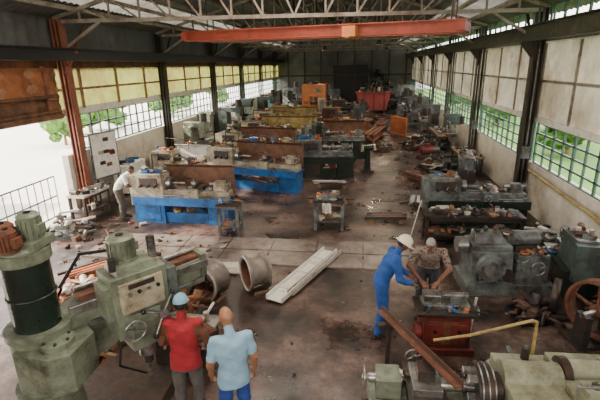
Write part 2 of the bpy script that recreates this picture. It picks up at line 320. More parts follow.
def mill(loc,rz,body=ggreen,seed=0,s=1.0):
    b=B('milling_machine'); b.T=Matrix.Scale(s,4)
    b.box((0,0,.1),(.75,1.1,.2),body); b.box((0,.3,.85),(.5,.45,1.4),body,tx=.9); b.box((0,.05,1.62),(.34,1.0,.2),body); b.box((0,-.45,1.55),(.3,.26,.42),body)
    b.cyl((0,-.45,1.75),(0,-.45,2.1),.13,dsteel); b.cyl((0,-.45,1.35),(0,-.45,1.15),.06,steel); b.cyl((0,-.45,1.15),(0,-.45,1.03),.02,steel,n=8)
    b.box((0,-.15,.62),(.4,.5,.35),body); b.cyl((0,-.3,.2),(0,-.3,.5),.05,steel); b.box((0,-.25,.86),(.5,.35,.1),body); b.box((0,-.25,.95),(1.25,.28,.08),steel)
    b.wheel((.68,-.25,.95),(1,0,0),.09,steel,3); b.wheel((-.68,-.25,.95),(1,0,0),.09,steel,3); b.wheel((0,-.48,.62),(0,1,0),.1,steel,3); b.star((.16,-.45,1.5),(1,0,0),.16,steel,3)
    b.box((0,-.25,1.04),(.2,.16,.1),dsteel); b.box((.28,.3,1.0),(.1,.3,.5),dsteel)
    return b.obj(loc,rz,.015)
def pillar_drill(loc,rz,body=ggreen,s=1.0):
    b=B('pillar_drill'); b.T=Matrix.Scale(s,4)
    b.box((0,0,.05),(.5,.7,.1),body); b.cyl((0,.15,.1),(0,.15,1.85),.06,steel); b.cyl((0,.15,.85),(0,.15,1.0),.1,body); b.box((0,-.08,.98),(.42,.42,.05),dsteel); b.box((0,.08,.92),(.1,.2,.08),body)
    b.box((0,0,1.55),(.26,.6,.34),body); b.box((0,0,1.78),(.3,.75,.12),body,tx=.9,ty=.95); b.cyl((0,.42,1.4),(0,.42,1.72),.1,dsteel)
    b.cyl((0,-.2,1.4),(0,-.2,1.2),.04,steel); b.cyl((0,-.2,1.2),(0,-.2,1.1),.015,steel,n=8); b.star((.16,-.15,1.5),(1,0,0),.2,steel,3)
    return b.obj(loc,rz,.012)
def bench(loc,rz,L=2,W=.7,H=.82,seed=0,top=wood,leg=dsteel,n=18,name='workbench',vise=True,mats=None):
    b=B(name); b.box((0,0,H-.03),(L,W,.06),top)
    for x in (-L/2+.06,L/2-.06):
        for y in (-W/2+.06,W/2-.06): b.box((x,y,(H-.06)/2),(.07,.07,H-.06),leg)
    b.box((0,0,.25),(L-.1,W-.1,.03),leg); b.box((0,-W/2+.04,H-.1),(L-.1,.03,.08),leg)
    if vise:
        b.cyl((L/2-.3,-W/2+.15,H),(L/2-.3,-W/2+.15,H+.05),.09,bgrey); b.box((L/2-.3,-W/2+.15,H+.1),(.12,.2,.1),bgrey); b.box((L/2-.3,-W/2+.02,H+.14),(.16,.05,.1),bgrey); b.cyl((L/2-.3,-W/2,H+.1),(L/2-.3,-W/2-.12,H+.1),.015,steel,n=8); b.cyl((L/2-.4,-W/2-.12,H+.1),(L/2-.2,-W/2-.12,H+.1),.01,steel,n=6)
    clutter(b,-L/2+.15,L/2-.15,-W/2+.12,W/2-.1,H,n,seed,1.0,mats); clutter(b,-L/2+.2,L/2-.2,-W/2+.15,W/2-.15,.265,n//2,seed+5,1.1,mats)
    return b.obj(loc,rz)
def cabinet(loc,rz,w=.9,d=.5,h=1.8,m=cream):
    b=B('tool_cabinet'); b.box((0,0,h/2+.04),(w,d,h-.08),m); b.box((0,0,.03),(w-.06,d-.06,.06),black)
    for s in (-1,1): b.box((s*w/4,-d/2-.01,h/2+.04),(w/2-.02,.02,h-.16),m); b.cyl((s*.05,-d/2-.05,h*.5),(s*.05,-d/2-.05,h*.6),.012,steel,n=8)
    clutter(b,-w/2+.1,w/2-.1,-d/2+.1,d/2-.1,h,7,int(w*97+h*31+loc[1]),1.5)
    return b.obj(loc,rz,.01)
def pile(loc,rz,w,d,n,seed,mats,name='scrap_metal_pile',hgt=.5,sz=1.0):
    b=B(name); R=random.Random(seed)
    for i in range(n):
        x=max(-w*.38,min(w*.38,R.gauss(0,w/4))); y=max(-d*.38,min(d*.38,R.gauss(0,d/4))); z=hgt*max(0.03,(1-abs(x)/(w/2))*(1-abs(y)/(d/2)))*R.random()+.05; a=R.uniform(-.4,.4)+R.choice((0,0,1.2)); q=R.uniform(.12,.4)*sz; m=R.choice(mats); k=R.random()
        if k<.35: b.box((x,y,z),(q,q*.5,q*.35),m,rz=a*3,rx=R.uniform(-.3,.3))
        elif k<.7: b.rod((x-q*1.2*math.cos(a),y-q*1.2*math.sin(a),z),(x+q*1.2*math.cos(a),y+q*1.2*math.sin(a),z+R.uniform(-.03,.15)),.06,.05,m)
        elif k<.85: b.cyl((x,y,z-.05),(x+.1,y+.1,z+q*.6),q*.3,m,n=14)
        else: b.ring((x,y,z),(R.random(),R.random(),1),q*.5,.035,m,16,6)
    b.box((0,0,.03),(w*.7,d*.7,.06),mats[0]); return b.obj(loc,rz)
def bars(loc,rz,L,n,seed,name='steel_bar_stack',mats=(rust,dsteel,brightrust),cols=6):
    b=B(name); R=random.Random(seed)
    for s in (-.35,.35): b.box((s*L,0,.05),(.12,cols*.13,.1),wood)
    for i in range(n):
        r=R.choice((.04,.05,.03)); y=(i%cols-cols/2+.5)*.12; z=.15+(i//cols)*.1; o=R.uniform(-.15,.15); l=L*R.uniform(.8,1)/2
        if R.random()<.5: b.cyl((-l+o,y,z),(l+o,y,z),r,R.choice(mats),n=10)
        else: b.box((o,y,z),(2*l,r*2,r*1.8),R.choice(mats))
    return b.obj(loc,rz)
# left lathes
lathe((-5.0,11.3,0),-.04,2.6,blue,cream,brownsheet,1,s=1.1)
lathe((-3.75,14.85,0),-.22,3.0,blue,cream,brownsheet,5,s=1.15)
lathe((-6.7,15.3,0),-.1,2.2,bgrey,cream,white,9)
lathe((-1.35,16.9,0),.1,1.9,dgreen,bgrey,None,12,s=1.15)
lathe((-4.6,18.6,0),-.1,3.0,bgrey,cream,brownsheet,15,s=1.15)
lathe((-4.2,22.4,0),-.05,3.2,bgrey,cream,yellow,18,s=1.2)
lathe((-1.2,20.4,0),.05,2.4,dgreen,bgrey,brownsheet,22,s=1.2)
lathe((-1.5,24.6,0),.1,2.8,rust,rust,None,25,s=1.15)
lathe((-4.6,26.6,0),0,3.0,yellow,cream,yellow,28,s=1.25)
lathe((-4.3,30.3,0),0,3.0,bgrey,ggreen,None,31,s=1.25)
lathe((-1.0,29.5,0),.15,2.6,brightrust,rust,None,34,s=1.2)
mill((-7.5,18.9,0),1.2,ggreen,s=1.1); pillar_drill((-7.9,21.4,0),1.3,ggreen,s=1.15); mill((-7.4,24.0,0),1.4,teal,s=1.2); pillar_drill((-7.7,29.0,0),1.4,dgreen,s=1.2); mill((-6.9,31.5,0),1.2,dgreen,s=1.25)
pillar_drill((-1.9,18.7,0),.4,dgreen,s=1.05); mill((-.1,27.0,0),.3,teal,s=1.1); pillar_drill((-2.6,28.3,0),.2,ggreen,s=1.2)
pile((-1.3,22.7,0),0,1.8,1.2,60,17,DK+[brightrust],hgt=1.0); pile((-2.4,26.4,0),0,1.4,1.2,50,18,[rust,grime,dsteel,brightrust],hgt=1.0)
cabinet((-7.9,26.6,0),1.57,1.0,.5,1.9,white); cabinet((-7.0,34.0,0),1.57,1,.5,2.0,cyan); cabinet((-8.2,16.6,0),1.57,1.2,.5,1.0,white); cabinet((-8.3,14.2,0),1.57,1.4,.5,1.05,white)
b=B('long_steel_bars'); R=random.Random(8)
for i in range(7): b.cyl((-1.3+R.uniform(-.2,.2),(i-3)*.07,0.9+.02*(i%2)),(1.3+R.uniform(-.2,.2),(i-3)*.07,.9+.02*(i%2)),.02,R.choice((pale,steel,brightrust)),n=8)
for x in (-.9,.9):
    b.box((x,0,.85),(.08,.7,.06),dsteel)
    for y in (-.28,.28): b.box((x,y,.41),(.06,.06,.82),dsteel)
b.obj((-6.2,13.2,0),-.05)
b=B('vertical_press'); b.box((0,0,.25),(1.8,1.3,.5),orange); b.box((-.6,0,1.3),(.6,1.1,1.7),orange); b.box((.6,0,1.3),(.6,1.1,1.7),orange); b.box((0,0,2.4),(1.8,1.2,.9),orange); b.box((0,.1,1.4),(1,.5,1.6),orange); b.cyl((0,-.3,2.0),(0,-.3,1.5),.12,steel); b.box((0,-.3,1.45),(.55,.4,.14),dsteel); b.box((0,-.2,.9),(.6,.7,.14),dsteel); b.box((.3,-.62,2.4),(.5,.03,.35),cream); b.cyl((0,0,2.85),(0,0,3.05),.3,dsteel)
for i in range(3): b.box((-.6,-.57,.8+i*.35),(.4,.03,.22),brightrust)
b.obj((-3.7,34.5,0),0,.03)
pile((-1.9,33.2,0),0,2.4,2.0,90,15,[rust,brightrust,grime,dsteel,orange],hgt=1.6)
pile((.3,33.5,0),0,2.6,2.0,90,5,[rust,grime,dsteel,grime,wood],hgt=1.5)
bars((.75,25.5,0),1.35,4.0,30,6,mats=(brightrust,rust,wood)); bars((1.4,30.2,0),1.4,3.5,24,7,mats=(rust,rust,dsteel))
pile((1.0,22.3,0),0,1.0,1.4,40,16,[rust,dsteel,dsteel,grime],hgt=.5)
pile((1.5,43.7,0),0,5,2.6,190,8,[black,dgreen,dsteel,black],hgt=5.2,sz=2.0); pile((-3.5,42.5,0),0,6,3,130,9,[black,dsteel,grime,rust],hgt=3.2,sz=1.8); pile((-6.8,43.5,0),0,3,3,80,19,[black,dsteel,grime,rust],hgt=2.6,sz=1.6)
b=B('red_skip'); b.T=Matrix.Scale(1.15,4); redb=mat('skip_red',(.30,.045,.04),.6,0,.3,2,dirt=(.12,.035,.03)); b.prism([(-1,0.25),(1,.25),(1.3,1.6),(-1.3,1.6)],-.7,.7,redb); b.box((0,0,1.6),(2.7,1.5,.08),redb); 
for x in (-.8,0,.8): b.box((x,-.72,.95),(.1,.06,1.25),red); b.box((x,0,.12),(.12,1.4,.25),dsteel)
clutter(b,-1,1,-.5,.5,1.64,14,7,3,DK); b.obj((1.0,40.3,0),.1,.02)
mill((4.0,41,0),-1,bgrey,s=1.4); lathe((3.2,35.5,0),1.4,3,dgreen,bgrey,None,51); mill((-6.2,38.5,0),1,bgrey,s=1.4); mill((-2.4,38.5,0),-.4,teal,s=1.3); lathe((-.9,36.2,0),.2,2.4,dgreen,grime,None,53,s=1.2)
# right side
b=B('orange_gate')
for i in range(9): b.box((0,-.8+i*.2,.6),(.03,.17,1.1),brightrust)
b.box((0,0,1.13),(.06,1.8,.06),orange); b.box((0,0,.1),(.06,1.8,.06),orange); b.box((0,-.85,.55),(.06,.06,1.1),orange); b.box((.25,.85,.02),(.5,.06,.04),orange); b.box((.25,-.85,.02),(.5,.06,.04),orange); b.obj((2.3,27.3,0),.5)
bench((4.2,33.5,0),1.57,3,.8,.85,61,n=40); bench((4.3,28.9,0),1.57,2.2,.8,.85,62,n=40); mill((3.9,31.1,0),-1.57,bgrey,s=1.2); mill((3.9,26.3,0),-1.57,bgrey,s=1.15)
bench((4.2,23.4,0),-1.57,3,.85,.85,63,n=50,mats=DK); pillar_drill((4.2,20.9,0),-1.4,teal,s=1.1)
pile((3.0,23.2,0),.2,1.4,2.4,80,64,DK,hgt=1.0)
b=B('red_pump_set'); b.box((0,0,.08),(1.1,.5,.16),dsteel); b.cyl((-.45,0,.42),(.1,0,.42),.2,red); b.cyl((.1,0,.42),(.45,0,.42),.14,bgrey); b.wheel((-.5,0,.42),(1,0,0),.22,red,4); b.box((-.15,0,.67),(.25,.2,.12),red); b.cyl((.3,0,.5),(.3,0,.8),.05,bgrey); b.obj((3.2,20.3,0),.4)
bench((4.3,18.0,0),-1.57,2.3,.8,.8,65,n=44,mats=DK)
# shaper instead of another lathe
b=B('shaping_machine'); b.box((0,0,.12),(.8,1.5,.24),teal); b.box((0,.2,.65),(.55,.9,.85),bgrey); b.box((0,.1,1.15),(.34,1.5,.2),steel); b.box((0,-.72,1.05),(.24,.16,.4),bgrey); b.box((0,-.75,.8),(.06,.06,.2),steel); b.box((0,-.55,.6),(.5,.35,.4),dsteel); b.wheel((.34,.2,.7),(1,0,0),.3,dgreen,5); b.cyl((-.3,.3,.8),(-.5,.3,.8),.2,dgreen,n=24); b.wheel((0,-.8,1.3),(0,0,1),.08,steel,3); clutter(b,-.1,.1,-.3,.5,1.25,6,44,.9,DK); b.obj((3.7,15.3,0),-.15,.015)
pile((3.1,18.2,0),.2,1.3,1.9,70,67,DK,hgt=.8)
bars((2.4,15.9,0),-1.0,2.2,7,68,mats=(pale,steel,rust),cols=4)
lathe((3.15,11.75,0),.04,2.5,dgreen,bgrey,None,69,s=1.05); bench((2.75,10.35,0),0,2.3,.6,.78,70,top=dsteel,n=60,mats=DK+[brightrust,wood])
pile((4.45,10.2,0),0,.8,1.6,50,71,DK,hgt=.7,sz=.8)
pile((4.3,13.4,0),0,.8,.9,40,73,DK,hgt=.8,sz=.8)
pile((2.1,13.3,0),.4,1.2,.9,34,72,DK,hgt=.4)
b=B('wall_pipe'); b.tube([(4.88,13.0,1.25),(4.88,9.3,1.15),(4.88,7.6,.9)],.04,yellow); b.obj()
b=B('long_pipe'); b.tube([(1.6,10.9,.9),(1.25,10.15,.02)],.016,pale); b.obj()
bars((.75,11.75,0),.1,1.2,4,80,cols=4,mats=(rust,dsteel)); bars((-1.0,15.2,0),0,1.3,4,81,cols=3,mats=(pale,dsteel)); bars((-1.0,13.4,0),0,1.6,3,82,cols=3,mats=(dsteel,rust))
b=B('pedestal_grinder'); b.box((0,0,.04),(.45,.45,.08),dsteel); b.box((0,0,.5),(.22,.22,.85),dgreen,tx=.7,ty=.7); b.cyl((-.18,0,1.02),(.18,0,1.02),.13,dgreen); 
for s in (-1,1): b.cyl((s*.22,0,1.02),(s*.28,0,1.02),.16,pale,n=24); b.box((s*.25,.08,1.06),(.1,.2,.3),dsteel); b.box((s*.25,-.2,.95),(.1,.08,.03),steel)
b.obj((.3,17.6,0),.3,.01)
# ---------------------------------------------------------------- floor slab strip
b=B('trench_cover_plates'); R=random.Random(4)
for row,y in enumerate((8.95,9.72)):
    x=-6.6
    while x<.2:
        w=1.12; b.box((x+w/2,y,.012+.004*R.random()),(w-.03,.72,.025),plate,rz=R.uniform(-.012,.012)); x+=w
b.obj((0,0,0))
for loc,rz in (((-2.85,7.1,0),1.25),((-2.02,7.55,0),.6)):
    b=B('steel_wheel_rim'); rr=.34; w=.21
    b.rev([(.285,-w),(rr+.02,-w-.01),(rr+.035,-w+.02),(rr,-w+.05),(.30,-w+.08),(.285,0),(.30,w-.08),(rr,w-.05),(rr+.035,w-.02),(rr+.02,w+.01),(.285,w)],(0,0,.375),(1,0,0),plate,40)
    b.rev([(.285,-w),(.27,-w+.06),(.255,0),(.27,w-.06),(.285,w)],(0,0,.375),(1,0,0),rust,40)
    b.ring((-w,0,.375),(1,0,0),rr,.024,pale,36); b.ring((w,0,.375),(1,0,0),rr,.024,pale,36); b.rev([(.262,.06),(.12,.09),(.10,.09)],(0,0,.375),(1,0,0),grime,36)
    for i in range(8): a=i*.785; b.cyl((.06,.15*math.cos(a),.375+.15*math.sin(a)),(.1,.15*math.cos(a),.375+.15*math.sin(a)),.018,steel,n=6)
    b.box((0,.25,.02),(.3,.06,.04),wood); b.box((0,-.25,.02),(.3,.06,.04),wood)
    b.obj(loc,rz)
def channel(name,a,c,w,m):
    b=B(name); a=V(a);c=V(c);d=(c-a).normalized();n=V((-d.y,d.x,0)); b.rod(a,c,w,.02,m)
    for s in (-1,1): b.rod(a+n*s*w/2+V((0,0,.04)),c+n*s*w/2+V((0,0,.04)),.02,.1,m)
    for i in range(3): p=a+(c-a)*(.2+.3*i); b.box(p+V((0,0,.03)),(.08,w*.9,.05),m,rz=math.atan2(d.y,d.x))
    b.obj()
channel('steel_channel',(-1.55,7.0,.06),(-.65,9.35,.06),.34,white); channel('steel_channel',(-1.28,7.25,.06),(-.45,9.3,.06),.12,pale)
b=B('flat_steel_sheet'); b.box((0,0,.045),(1.3,.5,.03),pale,rx=.01); b.box((.1,.3,.05),(1.1,.12,.05),plate); b.box((-.2,.05,.07),(.9,.3,.015),pale,rz=.1); b.obj((-2.9,8.3,.0),-.05)
b=B('floor_debris'); clutter(b,-6,-3.2,8,10.4,.005,40,22,.5,DK); clutter(b,-2,3,5,12,.0,36,23,.3,DK); clutter(b,-5.5,1,12,17,.0,40,24,.35,DK); clutter(b,1.6,2.6,12,24,.0,60,25,.7,DK); clutter(b,-6.5,-4.0,4.6,7,.0,50,26,.6,DK+[brightrust]); clutter(b,-8,-6,8,11,.0,40,27,.6,DK); b.obj()
bench((-3.4,10.42,0),.05,.6,.6,.9,90,top=dsteel,leg=bgrey,n=16,name='tool_trolley')
bench((-.8,11.15,0),.0,.85,.75,.85,91,top=dsteel,leg=bgrey,n=36,name='tool_table')
b=B('cloth_rag'); vs=[]
for i in range(7):
    for j in range(7): vs.append((i*.04-.12,.02*math.sin(i*1.7)+.01*j,-.05*j+.01*math.sin(i*2)))
b.add(vs,[(i*7+j,(i+1)*7+j,(i+1)*7+j+1,i*7+j+1) for i in range(6) for j in range(6)],white,True)
b.obj((-.85,10.74,.8))
b=B('notice_board'); b.box((0,0,1.6),(.04,1.1,1.5),bgrey); b.box((.03,0,1.6),(.02,1.0,1.4),white); R=random.Random(3)
for i in range(7): b.box((.045,R.uniform(-.35,.35),R.uniform(1.1,2.2)),(.01,.22,.12),R.choice((red,brownsheet,cream,dsteel)))
for y in (-.45,.45): b.box((0,y,.43),(.04,.05,.86),bgrey)
b.obj((-8.35,12.9,0),-.25)
pile((-7.9,10.0,0),.3,1.4,1.5,46,95,[bgrey,pale,dsteel,brownsheet],hgt=.7,sz=.8); bench((-8.1,11.4,0),1.5,1.2,.6,.8,96,n=22,top=pale,mats=DK)
# ---------------------------------------------------------------- radial drill
b=B('radial_drill')
b.box((.35,1.0,.1),(1.2,2.5,.2),grime); b.cyl((0,0,.2),(0,0,.9),.34,ggreen,r2=.28,n=32)
b.cyl((0,0,.9),(0,0,1.62),.3,ggreen,n=32); b.cyl((0,0,.86),(0,0,.95),.35,ggreen,n=32); b.cyl((0,0,1.6),(0,0,1.68),.33,ggreen,n=32)
b.prism([(-.05,-.36),(.4,-.42),(.56,-.3),(.56,.1),(.3,.3),(-.05,.3)],1.1,1.54,ggreen,axis='z'); b.cyl((.3,-.14,1.54),(.3,-.14,1.6),.17,ggreen,n=24)
for a in range(6): b.cyl((.3+.13*math.cos(a*1.05),-.14+.13*math.sin(a*1.05),1.6),(.3+.13*math.cos(a*1.05),-.14+.13*math.sin(a*1.05),1.62),.018,dsteel,n=6)
b.cyl((0,0,1.66),(0,0,2.5),.23,dgreen,n=32); b.ring((0,0,2.05),(0,0,1),.233,.014,dgreen,32); b.cyl((0,0,2.44),(0,0,2.56),.265,ggreen,n=32); b.ball((0,0,2.56),(.24,.24,.07),ggreen)
b.box((-.02,.05,2.62),(.52,.32,.08),ggreen)
def motor(b,x,y,z,r,h,m):
    b.cyl((x,y,z),(x,y,z+.03),r*1.15,m); b.cyl((x,y,z+.03),(x,y,z+h),r,m,n=24)
    for i in range(16):
        a=i*math.pi/8; b.box((x+r*math.cos(a),y+r*math.sin(a),z+h*.5),(.03,.008,h*.75),m,rz=a)
    b.cyl((x,y,z+h),(x,y,z+h+.03),r*1.08,m,r2=r*.8,n=24); b.cyl((x,y,z+h+.03),(x,y,z+h+.045),r*.3,black); b.box((x+r,y,z+h*.5),(.08,.1,.1),m)
motor(b,.1,.06,2.64,.105,.26,ggreen); motor(b,-.16,-.02,2.6,.11,.2,rust); motor(b,.02,-.16,2.6,.085,.2,rust)
ang=math.atan2(1.47,1.15); T0=b.T.copy(); b.T=Matrix.Rotation(ang,4,'Z')
b.prism([(.2,1.1),(.2,1.72),(.6,1.8),(2.0,1.84),(2.02,1.62),(1.3,1.46),(.6,1.1)],-.17,.17,ggreen); b.box((1.15,-.17,1.77),(1.75,.07,.1),steel); b.box((1.2,-.17,1.54),(1.5,.07,.06),steel)
b.box((1.2,0,1.85),(1.6,.26,.06),rust); b.cyl((.4,.02,1.92),(1.95,.02,1.92),.03,steel,n=12); b.box((1.96,0,1.75),(.08,.4,.32),ggreen)
for i in range(5): b.box((.6+i*.3,.18,1.6),(.04,.03,.38),ggreen)
hx=.98
b.box((hx-.05,-.37,1.78),(.62,.44,.74),ggreen); b.box((hx-.05,-.37,2.19),(.48,.38,.1),ggreen,tx=.85,ty=.85); b.box((hx-.05,-.6,1.9),(.5,.03,.36),cream); b.box((hx+.33,-.36,1.8),(.16,.36,.5),bgrey); b.box((hx-.05,-.6,1.62),(.34,.06,.14),ggreen); b.box((hx-.39,-.37,1.85),(.08,.3,.4),ggreen)
b.box((hx,-.35,1.3),(.42,.36,.26),ggreen,tx=1.1,ty=1.1); b.cyl((hx,-.37,1.18),(hx,-.37,.98),.1,steel,n=20); b.cyl((hx,-.37,.98),(hx,-.37,.86),.06,dsteel); b.cyl((hx,-.37,.86),(hx,-.37,.64),.022,steel,n=10)
motor(b,hx-.1,-.3,2.24,.14,.26,ggreen); b.cyl((hx+.2,-.4,2.2),(hx+.2,-.4,2.46),.05,steel); b.cyl((hx-.28,-.45,2.2),(hx-.28,-.45,2.34),.04,dsteel)
b.star((hx+.14,-.63,1.58),(0,-1,0),.27,steel,4); b.wheel((hx-.2,-.64,1.5),(0,-1,0),.12,steel,4)
for i in range(4): b.cyl((hx-.2+i*.11,-.61,1.95),(hx-.2+i*.11,-.64,1.95),.022,black if i%2 else steel,n=10)
b.box((hx-.05,-.618,2.03),(.3,.01,.06),dsteel)
b.tube([(.3,.2,1.9),(.6,.3,2.2),(.85,-.1,2.3)],.02,black); b.tube([(hx-.3,-.5,1.5),(hx-.4,-.55,1.1),(hx-.1,-.5,.8)],.014,black)
b.T=T0
b.box((.95,1.55,.42),(.75,.6,.44),dsteel); b.box((.95,1.55,.64),(.85,.7,.04),steel); clutter(b,.65,1.25,1.3,1.8,.66,16,33,1.2)
b.obj((-3.42,3.6,0),0,.012)
ORANGE_LIT=[brightrust,brightrust,rust,grime,brownsheet,wood,dsteel]  # rusty clutter by the drill; orange glow on it is put into these colours
pile((-3.5,6.35,0),.5,1.6,1.3,120,101,ORANGE_LIT,hgt=.7,sz=.9)
pile((-3.95,5.35,0),.1,1.0,.9,90,103,ORANGE_LIT,hgt=.8,sz=.8)
b=B('wooden_pallet')
for i in range(6): b.box((-.5+i*.2,0,.16),(.13,1.1,.03),brightrust)
for y in (-.45,0,.45): b.box((0,y,.07),(1.1,.1,.14),rust)
clutter(b,-.4,.4,-.4,.4,.175,30,77,1.8,[rust,brightrust,grime,steel,wood]); b.obj((-4.4,7.5,0),.5)
b=B('swarf_bin'); b.prism([(-.3,0),(.3,0),(.38,.5),(-.38,.5)],-.35,.35,rust); b.box((0,0,.48),(.78,.74,.04),brightrust); clutter(b,-.28,.28,-.28,.28,.5,30,78,1.1,[brightrust,rust,pale]); b.obj((-4.95,6.3,0),.4)
bars((-5.4,7.7,0),.9,1.5,14,79)
pile((-2.6,5.3,0),.2,.8,.6,44,102,[grime,dsteel,rust,steel],hgt=.5,sz=.8)
# ---------------------------------------------------------------- right-middle grey machine
b=B('gear_cutting_machine')
b.box((0,0,.12),(1.65,.85,.24),bgrey); b.box((-.35,0,.55),(.8,.7,.65),bgrey,tx=.92,ty=.92); b.box((.45,.05,.5),(.6,.6,.55),bgrey); b.box((-.35,0,.93),(.72,.6,.1),bgrey)
b.cyl((-.4,-.33,.6),(-.4,-.48,.6),.26,bgrey,n=28); b.cyl((-.4,-.48,.6),(-.4,-.53,.6),.15,steel,n=24); b.cyl((-.05,-.3,.42),(-.05,-.42,.42),.12,dsteel,n=20)
b.cyl((.1,.05,1.02),(.6,.05,1.02),.15,bgrey,n=24); b.cyl((.6,.05,1.02),(.68,.05,1.02),.1,dsteel); b.box((.35,.05,.85),(.4,.3,.12),dsteel)
b.box((-.4,0,1.08),(.5,.35,.2),bgrey,ty=.7); b.cyl((-.75,0,.9),(-.95,0,.9),.16,steel,n=24); b.wheel((.5,-.35,.55),(0,1,0),.13,steel,4); b.star((.15,-.4,.7),(0,-1,0),.14,steel,3)
for i in range(6): b.cyl((-.6+.08*i,-.34,.32),(-.6+.08*i,-.38,.32),.02,black,n=8)
clutter(b,-.6,.0,-.2,.2,1.18,9,104,.7,DK); clutter(b,.2,.7,-.25,-.1,.78,9,105,.7)
b.obj((2.85,8.15,0),.08,.02)
lathe((4.2,8.4,0),1.45,1.5,dgreen,teal,None,106,s=.9)
b=B('belt_pulley_wheel')
b.rev([(.44,-.1),(.49,-.1),(.49,.1),(.44,.1),(.44,-.1)],(0,0,.55),(1,.35,0),rust,36); b.wheel((0,0,.55),(1,.35,0),.46,rust,5,r=.035,hub=.1); b.cyl((-.35,-.12,.55),(.35,.12,.55),.045,steel)
for x in (-.3,.3): b.box((x,x*.35,.28),(.1,.25,.56),dsteel)
b.box((0,0,.03),(.8,.5,.06),dsteel); b.obj((3.75,6.45,0),.2)
b=B('belt_pulley_wheel'); b.rev([(.26,-.06),(.3,-.06),(.3,.06),(.26,.06),(.26,-.06)],(0,0,.32),(1,-.5,0),dsteel,32); b.wheel((0,0,.32),(1,-.5,0),.27,dsteel,4,r=.025,hub=.07); b.box((0,0,.01),(.4,.3,.02),dsteel); b.obj((3.5,7.3,0),0)
pile((3.0,7.0,0),.2,.8,.7,40,107,[black,dsteel,drust],hgt=.35,sz=.8)
pile((4.45,7.2,0),.2,.7,.9,40,117,[black,dsteel,drust],hgt=.5,sz=.7)
b=B('red_grinding_machine'); b.box((0,0,.06),(.85,.6,.12),red); b.box((0,0,.38),(.72,.5,.55),red,tx=.95); b.box((0,-.255,.38),(.55,.02,.4),rust); b.box((0,0,.68),(.9,.55,.06),dsteel); b.box((0,.02,.74),(.7,.3,.07),steel)
b.box((-.2,.05,.83),(.25,.22,.14),steel); b.box((.15,.05,.81),(.16,.2,.1),bgrey); b.cyl((-.05,.05,.86),(.35,.05,.86),.05,steel,n=14); b.wheel((.5,0,.6),(1,0,0),.1,steel,4); b.tube([(.45,.1,.1),(.5,.1,.8)],.02,pale); b.cyl((-.45,-.1,.3),(-.36,-.1,.3),.14,red)
for x in (-.18,.18): b.box((x,-.27,.38),(.24,.02,.32),red); b.cyl((x,-.28,.42),(x,-.3,.42),.03,black,n=10)
clutter(b,-.35,.35,-.22,-.12,.71,9,108,.6); b.obj((1.35,6.08,0),.05,.012)
# ---------------------------------------------------------------- bottom-right big lathe
pgreen=mat('pale_green_casting',(0.33,0.34,0.235),0.38,0.05,0.2,4,dirt=(0.085,0.07,0.04),dirt_amt=0.5)
b=B('large_engine_lathe')
b.box((.3,0,.35),(2.7,.75,.7),ggreen,ty=.9); b.box((.1,0,.78),(2.9,.62,.18),ggreen)
for y in (-.2,.2): b.box((-.6,y,.89),(1.5,.09,.05),steel)
b.box((.3,0,1.0),(.55,.8,.32),pgreen); b.box((1.15,.04,1.02),(1.1,.74,.36),pgreen); b.box((1.75,0,1.0),(.3,.84,.5),pgreen)
b.cyl((.02,.06,1.12),(.6,.06,1.12),.17,pgreen,n=28); b.cyl((.68,.12,1.16),(1.6,.12,1.16),.14,pgreen,n=28); b.cyl((.62,.12,1.16),(.7,.12,1.16),.17,dsteel,n=28); b.cyl((1.05,.12,1.16),(1.13,.12,1.16),.16,pgreen,n=28)
b.box((.85,-.22,1.22),(.3,.2,.1),pgreen); b.box((1.3,-.2,1.22),(.36,.22,.06),dsteel); b.tube([(.6,-.3,1.18),(.6,-.3,1.34),(1.0,-.3,1.34),(1.5,-.1,1.3)],.016,steel)
b.box((.75,-.43,1.02),(1.1,.04,.26),pgreen); b.cyl((1.3,-.42,1.02),(1.3,-.5,1.02),.14,pgreen,n=24)
for x,y,r in ((1.4,-.2,.06),(1.52,.3,.05),(.35,.3,.045),(.8,-.22,.035),(1.68,-.1,.07),(1.8,.2,.06)): b.cyl((x,y,1.18),(x,y,1.31),r,dsteel); b.cyl((x,y,1.31),(x,y,1.34),r*.5,steel,n=6)
for i in range(5): b.cyl((.35+i*.18,-.44,1.05),(.35+i*.18,-.52,1.05),.045,dsteel,n=12); b.cyl((.35+i*.18,-.5,1.05),(.4+i*.18,-.55,1.19),.012,steel,n=6)
b.cyl((.0,0,1.02),(-.1,0,1.02),.16,dsteel,n=28); b.cyl((-.1,0,1.02),(-.26,0,1.02),.25,dsteel,n=32)
for i in range(4): a=i*1.571+.5; b.box((-.29,.14*math.cos(a),1.02+.14*math.sin(a)),(.1,.12,.08),steel,rx=a)
for i in range(3): b.ring((-.1-.06*i,0,1.02),(1,0,0),.252,.008,steel,32)
b.cyl((-.26,0,1.02),(-.6,0,1.02),.07,steel,n=18)
b.box((-.75,0,.95),(.4,.8,.09),dsteel); b.box((-.75,.05,1.03),(.3,.45,.09),steel); b.box((-.75,.05,1.13),(.18,.18,.14),dsteel); b.wheel((-.8,.46,1.0),(0,1,0),.1,steel,4); b.box((-.75,-.38,.75),(.4,.12,.35),ggreen)
b.box((-1.15,0,1.0),(.26,.28,.26),ggreen); b.cyl((-1.0,0,1.06),(-1.35,0,1.06),.055,steel); b.wheel((-1.4,0,1.06),(1,0,0),.12,steel,4)
clutter(b,-1.2,-.3,.1,.3,.92,16,110,.8,DK); clutter(b,.9,1.5,-.3,-.1,1.2,10,111,.6,DK)
b.obj((1.5,3.95,0),.03,.025)
b=B('coolant_pipe'); b.tube([(.9,4.45,1.2),(1.3,4.45,1.3),(1.93,4.42,1.56),(1.98,4.42,1.54),(1.98,4.4,1.0)],.018,yellow); b.obj()
